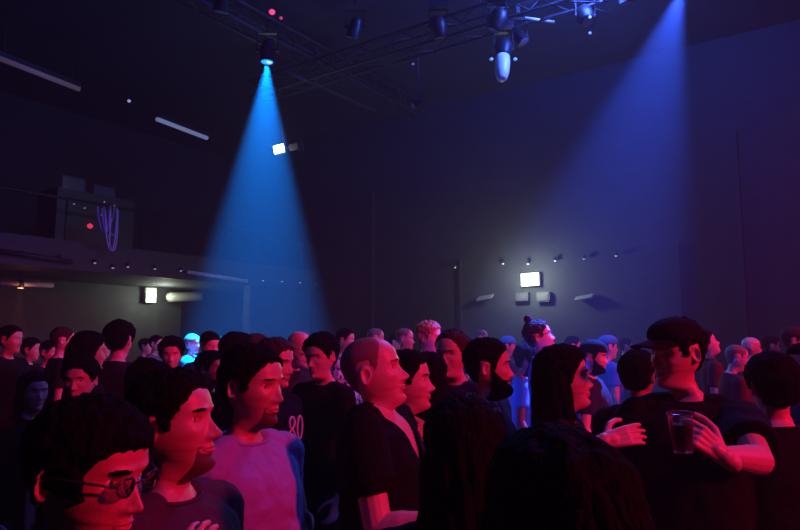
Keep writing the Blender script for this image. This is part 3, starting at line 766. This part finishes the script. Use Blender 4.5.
# mixing gear with cable loops on the balcony
q_ = at_v(86, 234, VF + .8); gear_z = 3.2
r = empty('control_rack', (q_[0], q_[1], gear_z), ROOM_Z, 'dark control rack with small indicator lights on the balcony', 'equipment rack')
b = MB(); b.box((0, 0, .62), (1.5, .7, 1.24)); b.build('cabinet', METAL, r, smooth=False)
b = MB(); b.box((-.35, -.1, 1.40), (.42, .06, .26)); b.box((-.35, -.06, 1.26), (.08, .06, .1)); b.build('screen', mat('screen_dim', (.05, .05, .08), .2, emit=(.10, .12, .3), estr=.02), r, smooth=False)
b = MB(); b.box((.25, -.1, 1.36), (.42, .06, .22)); b.box((.25, -.06, 1.24), (.08, .06, .1)); b.build('screen', _m['screen_dim'], r, smooth=False)
for x, z in ((-.45, .98), (-.25, .94), (.12, 1.12), (.32, 1.08), (.08, .86)):
    b = MB(); b.lathe([(.002, .012), (.014, .008), (.016, 0), (.002, -.01)], 8); o_ = b.build('indicator', LEDM, r); o_.location = (x, -.36, z)
pin(90, 226, 11.2, (.8, .03, .08), 'red glowing lamp beside the hanging cables on the balcony', 1.0, .05)
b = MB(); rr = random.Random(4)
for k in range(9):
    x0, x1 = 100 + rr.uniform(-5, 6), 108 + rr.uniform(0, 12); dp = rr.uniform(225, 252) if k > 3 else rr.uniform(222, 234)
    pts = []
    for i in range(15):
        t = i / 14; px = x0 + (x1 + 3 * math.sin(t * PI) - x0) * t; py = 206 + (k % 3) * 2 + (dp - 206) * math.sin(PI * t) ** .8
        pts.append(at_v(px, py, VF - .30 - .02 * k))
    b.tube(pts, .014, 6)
tag(b.build('cable_loops', mat('cable_purple_lit', (.55, .32, .75), .4, bump=.1)), 'purple tinted cable loops hanging at the balcony', 'cables')  # cable colour carries the purple light that falls there
# stage wash lamps outside the frame; the two blue ones are added haze fill
def wash(loc, aim, col, power, size, label, kind='SPOT', soft=.2, blend=.6):
    a = (Vector(aim) - Vector(loc)).normalized()
    r = stage_light('wash_light', loc, a, label, None, 1.3, ceil=TR + .3)
    light('lamp', kind, tuple(a * .15), col, power, r, soft, math.radians(size), blend, a)
wash((6.6, -1.2, 4.7), (-.1, 3.0, 1.2), (1, .006, .075), 2350, 42, 'red wash light on the stage side, nearest the viewer', soft=.3)
wash((8.4, 2.6, 4.4), (1.6, 6.4, 1.0), (1, .012, .17), 2300, 46, 'pink wash light on the stage side, farther down the hall')
wash((9.5, 5.6, 3.2), (0, 8, 1), (.60, .02, .40), 210, 58, 'magenta wash light at right, outside the frame', 'POINT')
wash((0.8, .5, 5.9), (0, 4, 1), (.08, .10, 1.0), 130, 58, 'blue violet wash light overhead behind the viewer', 'POINT')  # added fill for smooth blue haze, fixture unseen
wash((2.4, 7.2, 6.5), (3, 11, 3.5), (.06, .14, 1.0), 1200, 95, 'blue wash light high above the middle of the crowd', 'POINT', soft=.4)  # added, unseen; supplies the ambient blue of the haze
# ==== CROWD

# ------------------------------------------------------------------ the crowd
FAR = 'people far back in the crowd'
PEOPLE = [
 # --- nearest row
 dict(px=86, top=394, h=138, dist=1.08, face=76, tip=-7, hair='short', recede=-.018, overear=1, glasses=1, skin='tan', shirt='black', seed=3, collar=-.19, stud=1, q=1,
      label='person in glasses in the bottom left corner, nearest face, looking right, black top'),
 dict(px=186, top=370, h=97, face=72, tip=9, turn=9, hair='short', beard='shadow', skin='tan', shirt='rust', seed=11, sleeve=.62, var=dict(nose=1.15), lapel=None,
      arm_r=((160, 640, 1.36), (180, 615, 1.25), dict(d=(.15, .1, 1), n=(.2, 1, 0), curl=30, spread=2)),
      label='man with dark hair and stubble looking up right, dark rusty tee, left of purple shirt'),
 dict(px=254, top=344, h=84, face=62, turn=5, tip=0, hair='slick', beard='shadow', skin='tan', shirt='purple', seed=5, sleeve=1.85, loose=.014, fold=.02,
      var=dict(jaw=.95), label='young man in a plain purple shirt with slicked back black hair and goatee'),
 dict(px=385, top=337, h=72, face=72, turn=12, tip=14, hair='buzz', recede=.05, skin='fair', shirt='black', seed=8, sleeve=.52, vneck=(.088, -.37), loose=.016, hcol='brown',
      var=dict(neck=1.12, nose=1.1, short=.05), arm_r=((378, 528, 1.95), (432, 524, 1.9), dict(n=(0, .2, 1), curl=40)),
      label='bald man in black v-neck tee, chin raised, in the middle of the crowd'),
 dict(px=463, top=396, h=130, dist=1.42, face=172, hair='long', length=.24, hwidth=1.0, skin='tan', shirt='black', seed=21, q=.5,
      label='dark head of straight hair seen from behind, in front of the bearded man'),
 dict(px=556, top=426, h=185, dist=.92, face=190, hair='wild', length=.40, hwidth=1.12, skin='tan', shirt='black', seed=33, strands=420, q=.5,
      label='long loose wavy hair seen from behind at bottom right of centre, closest to viewer'),
 dict(px=682, top=314, h=72, face=338, turn=-50, tip=-2, hair='short', hat='cap', skin='fair', shirt='black', seed=13, sleeve=.66, loose=.02, fold=.022,
      arm_l=((768, 480, 1.98), (713, 455, 1.84), dict(d=(-.75, -.05, .60), n=(-.35, .9, 0), curl=[36, 50, 56, 60], spread=2)),
      label='man in a black baseball cap and black tee holding a plastic cup, head turned left'),
 dict(px=568, top=344, h=64, face=72, turn=8, tip=6, hair='long', length=.30, hwidth=.95, skin='fair', shirt='charcoal', seed=17, q=.9, var=dict(jaw=.92, width=.95, nose=.9),
      arm_r=((598, 486, 2.35), (604, 441, 2.25), dict(d=(1, 0, .22), n=(0, .9, -.4), curl=18)),
      label='smiling woman with long dark hair looking up right, hand lifted in front'),
 dict(px=490, top=338, h=55, face=76, turn=8, tip=3, hair='slick', beard='full', skin='tan', shirt='charcoal', lapel='plaid', seed=19, q=.8,
      label='man with full dark beard and smooth pulled back hair in an open grey checked collar'),
 dict(px=322, top=331, h=46, face=322, turn=6, tip=-6, hair='thick', skin='fair', shirt='black', seed=23, q=.7, sleeve=1.9,
      label='smiling man in black with short dark hair facing left, between purple shirt and bald man'),
 dict(px=274, top=337, h=46, face=66, tip=-4, hair='short', hcol='brown', skin='fair', shirt='black', seed=25, q=.5, print=(.0, 1.32),
      label='brown haired man in a black tee with pale print, just behind the purple shirt'),
 dict(px=768, top=351, h=64, dist=2.5, face=190, turn=-20, hair='thick', skin='fair', shirt='black', seed=29, q=.5, sleeve=1.9,
      label='person in black with thick dark hair seen from behind, right of the cup holder'),
 dict(px=806, top=342, h=50, dist=3.0, face=290, hair='short', skin='fair', shirt='charcoal', seed=31, q=.5,
      label='person cut off by the right edge of the photo, facing left'),
 dict(px=637, top=349, h=50, face=150, turn=-10, hair='thick', skin='tan', shirt='black', seed=37, q=.4,
      label='dark haired head turned away just left of the man in baseball cap, neck lit red'),
 dict(px=453, top=328, h=47, face=326, turn=0, tip=-5, hair='crop', recede=.01, hcol='brown', skin='fair', shirt='navy', seed=41, q=.5, sleeve=1.9,
      label='man with brown hair looking down in a navy shirt, left of the bearded man'),
 dict(px=429, top=351, h=36, dist=3.0, face=170, hair='long', length=.22, skin='tan', shirt='navy', seed=43, q=.3,
      label='small round dark head from behind in front of the man looking down'),
 dict(px=411, top=350, h=40, dist=2.75, face=80, tip=5, hair='short', skin='fair', shirt='orange', seed=44, q=.4,
      label='person in an orange red top half hidden behind the bald man\'s chin'),
 dict(px=428, top=320, h=31, face=60, turn=5, tip=-3, hair='spiky', hcol='blond', skin='fair', shirt='blue', seed=47, q=.4,
      label='man with spiky blond hair and blue shirt standing taller behind the bald man'),
 dict(px=545, top=316, h=34, face=78, tip=16, hair='short', hcol='brown', bun=.030, glasses=1, skin='fair', shirt='blue', seed=51, q=.4,
      label='tall person in glasses with a hair bun and blue shirt, face raised, bluish lit'),
 dict(px=524, top=342, h=31, face=75, tip=-12, hair='afro', skin='dark', shirt='teal', seed=53, q=.3, beard='short',
      label='person with round dark afro and light blue shirt, left of the long haired woman'),
 dict(px=592, top=338, h=34, face=62, tip=-3, hair='short', hat='back', beard='short', skin='fair', shirt='charcoal', seed=55, q=.4,
      label='bearded man wearing a dark cap, right behind the long haired woman\'s face'),
 dict(px=608, top=334, h=24, face=95, hair='short', hat='beanie', hatcol='teal', skin='fair', shirt='blue', seed=57,
      label='person in blue knit hat and bright blue shirt behind the bearded man in a cap'),
 dict(px=82, top=355, h=44, face=10, turn=-6, hair='thick', skin='tan', shirt='black', seed=59, q=.6,
      label='man with dark hair facing the viewer at left, half his face lit red'),
 dict(px=36, top=371, h=38, face=50, tip=2, hair='long', length=.24, skin='tan', shirt='black', seed=61, q=.4, var=dict(jaw=.92),
      label='woman with long dark hair in three quarter view by the left edge'),
 dict(px=90, top=330, h=42, dist=4.0, face=130, hair='long', length=.2, skin='tan', shirt='black', seed=63,
      label='person with big dark hair behind the red lit facing man at left'),
 dict(px=121, top=319, h=37, face=176, hair='thick', skin='fair', shirt='charcoal', seed=65, q=.4,
      label='tall head with thick black hair from behind, highest at left, below the green lit lamp'),
 dict(px=138, top=354, h=46, dist=3.0, face=80, tip=-25, hair='curly', skin='tan', shirt='black', seed=67, q=.4,
      label='curly dark haired person bowing the head, left of the rusty tee man'),
 dict(px=172, top=336, h=34, face=18, tip=-3, hair='curly', skin='tan', shirt='navy', seed=69, q=.4, beard='stubble',
      label='dark curly haired man facing the viewer beneath the pale oval duct'),
 dict(px=208, top=330, h=27, face=50, tip=-14, hair='short', skin='fair', shirt='navy', seed=71,
      label='man with short dark hair looking down, left of the purple shirt man\'s hair'),
 dict(px=213, top=350, h=34, face=72, tip=4, hair='thick', skin='tan', shirt='black', seed=73, q=.3,
      label='person in profile with dark bob just over the rusty tee man\'s forehead'),
 dict(px=238, top=331, h=34, dist=4.4, face=120, hair='thick', skin='tan', shirt='black', seed=75,
      label='broad dark hair rising directly behind the purple shirt man\'s head'),
 dict(px=257, top=333, h=30, dist=5.0, face=110, hair='thick', skin='fair', shirt='black', seed=76, hcol='brown',
      label='brown dark head between the purple shirt man and the bald man in glasses'),
 dict(px=296, top=330, h=34, face=58, tip=-14, hair='bald', glasses=1, beard='short', bcol='grey', skin='fair', shirt='charcoal', seed=77, q=.4,
      label='bald man with glasses and grey beard left of the smiling man'),
 dict(px=346, top=328, h=23, face=75, hair='short', skin='fair', shirt='patterned', seed=79,
      label='person in a blue and white patterned shirt behind the smiling man\'s shoulder'),
 dict(px=376, top=328, h=22, face=100, hair='buzz', skin='fair', shirt='black', seed=81,
      label='shaven head just above the bald v-neck man\'s forehead'),
 dict(px=405, top=328, h=22, face=80, hair='buzz', skin='fair', shirt='navy', seed=83,
      label='bluish lit shaven head directly left of the spiky blond man'),
 dict(px=12, top=325, h=28, face=85, hair='short', skin='tan', shirt='black', seed=85,
      label='man with short dark hair under the orange downlight at far left'),
 dict(px=32, top=337, h=24, face=95, hair='thick', skin='tan', shirt='black', seed=87,
      label='dark haired head second from the left edge, below the orange downlight cone'),
 dict(px=50, top=340, h=22, face=80, tip=-4, hair='short', skin='fair', shirt='black', seed=89,
      label='small dim face in profile left of the cropped haired head'),
 dict(px=64, top=326, h=28, face=125, hair='crop', hcol='brown', skin='fair', shirt='charcoal', seed=91,
      label='cropped head with lit red ear looking away, between downlight and thick black hair'),
 dict(px=713, top=330, h=27, face=70, tip=22, hair='short', skin='fair', shirt='wine', seed=93, q=.3,
      label='person with raised pink lit face immediately right of the baseball cap'),
 dict(px=733, top=344, h=26, face=80, tip=-10, hair='buzz', skin='fair', shirt='wine', seed=95, q=.3,
      label='shaven head bending forward, second head right of the cap man'),
 dict(px=751, top=337, h=21, face=75, hair='bald', skin='fair', shirt='wine', seed=97,
      label='round bald red lit head, third head right of the cap man'),
 dict(px=771, top=336, h=19, face=80, hair='short', skin='fair', shirt='wine', seed=99,
      label='small red lit head above the thick dark hair seen from behind'),
 dict(px=794, top=326, h=28, face=65, hair='short', hcol='brown', skin='fair', shirt='wine', seed=101,
      label='person with brown hair and red face, farthest right of the distant heads'),
 dict(px=482, top=330, h=17, face=80, hair='buzz', hcol='blond', skin='fair', shirt='wine', seed=103,
      label='tiny pink lit head above the bearded man\'s hair'),
 dict(px=508, top=335, h=20, face=80, hair='short', hat='beanie', hatcol='teal', skin='fair', shirt='navy', seed=105,
      label='small head in a teal knit hat between bearded man and afro'),
 dict(px=530, top=334, h=18, face=85, hair='short', hcol='grey', skin='fair', shirt='teal', seed=107,
      label='small blue lit head peeking over the afro'),
 dict(px=157, top=335, h=17, face=80, hair='short', skin='fair', shirt='grey', seed=109,
      label='small pale face left of the curly haired facing man'),
 dict(px=146, top=338, h=16, face=95, hair='short', skin='fair', shirt='black', seed=110,
      label='small far face right beside the tall thick black hair'),
 dict(px=193, top=334, h=19, face=85, hair='short', hcol='grey', skin='fair', shirt='teal', seed=111,
      label='cyan lit head between the curly haired man and the man looking down'),
 dict(px=307, top=346, h=18, dist=6.5, face=85, hair='short', hcol='grey', skin='fair', shirt='teal', seed=112,
      label='cyan lit bit of head and shoulder between glasses man and smiling man'),
 dict(px=362, top=337, h=17, face=80, hair='short', skin='fair', shirt='navy', seed=113,
      label='tiny pink face left of the shaven head above the bald v-neck man'),
 dict(px=395, top=334, h=15, face=90, hair='short', skin='fair', shirt='navy', seed=115,
      label='tiny head squeezed between the two distant shaven heads'),
 dict(px=468, top=336, h=17, face=90, hair='thick', skin='fair', shirt='navy', seed=117,
      label='tiny bluish head right of the man looking down'),
 dict(px=573, top=336, h=16, dist=8.5, face=85, hair='short', skin='fair', shirt='blue', seed=119,
      label='tiny head over the crown of the long haired woman'),
 dict(px=626, top=338, h=16, face=85, hair='short', skin='fair', shirt='navy', seed=121,
      label='tiny dim head left of the cap brim'),
 dict(px=104, top=336, h=20, face=80, hair='short', skin='fair', shirt='navy', seed=123,
      label='dim head left of the tall thick black hair'),
 dict(px=221, top=336, h=17, dist=8.6, face=85, hair='short', skin='fair', shirt='navy', seed=125,
      label='tiny head peeking right of the man looking down'),
]
for k_, d_ in {1: 1.5, 2: 2.0, 8: 2.85, 15: 3.25, 16: 2.6, 9: 3.85, 10: 3.3, 22: 3.5, 24: 4.15, 23: 3.75, 25: 4.75, 27: 5.2, 29: 4.6, 31: 5.5, 32: 4.8, 34: 8.0, 35: 7.5,
               37: 7.4, 38: 6.7, 40: 6.5, 41: 5.8, 45: 10.4, 54: 9.7, 50: 8.8, 58: 8.3}.items(): PEOPLE[k_]['dist'] = d_
for p_ in PEOPLE: person(p_)
# ------------------------------------------------------------------ the plastic cup
cm = cap_man = PEOPLE[6]
cw = at(683, 432, 1.88)
cup = empty('plastic_cup', cw - np.array([0, 0, .055]), 0, 'clear plastic cup with drink held by the man in the baseball cap', 'cup')
cup.rotation_euler = (.06, -.08, 0)
b = MB(); n = 28; prof = [(.026, 0), (.027, .004), (.0345, .104), (.037, .108), (.0375, .111), (.0362, .112), (.0335, .106), (.0262, .006), (.002, .005)]
b.lathe([(.002, 0)] + prof, n); b.build('cup_wall', mat('cup_plastic', (.9, .88, .95), .08, spec=.8), cup)
_m['cup_plastic'].node_tree.nodes['Principled BSDF'].inputs['Transmission Weight'].default_value = .97
b = MB(); b.lathe([(.002, .007), (.0255, .008), (.031, .078), (.002, .078)], n); b.build('drink', mat('drink', (.02, .01, .008), .15), cup)

# ------------------------------------------------------------------ world haze, camera, view
w = bpy.data.worlds.new('hall_haze'); bpy.context.scene.world = w; w.use_nodes = True
nt = w.node_tree; nt.nodes['Background'].inputs[0].default_value = (0, 0, 0, 1)
vs = nt.nodes.new('ShaderNodeVolumeScatter'); vs.inputs['Density'].default_value = .006; vs.inputs['Anisotropy'].default_value = .15
nt.links.new(vs.outputs[0], nt.nodes['World Output'].inputs['Volume'])
cam = bpy.data.cameras.new('camera'); co = bpy.data.objects.new('camera', cam); C.objects.link(co)
co.location = (0, 0, CAM_Z); co.rotation_euler = (PI / 2 + PITCH, 0, 0); cam.sensor_width = 36; cam.lens = 36 * F_PX / 800
cam.clip_start = .02; cam.clip_end = 100
sc = bpy.context.scene; sc.camera = co
sc.view_settings.view_transform = 'Standard'; sc.view_settings.look = 'None'; sc.view_settings.gamma = 1; sc.view_settings.exposure = 0
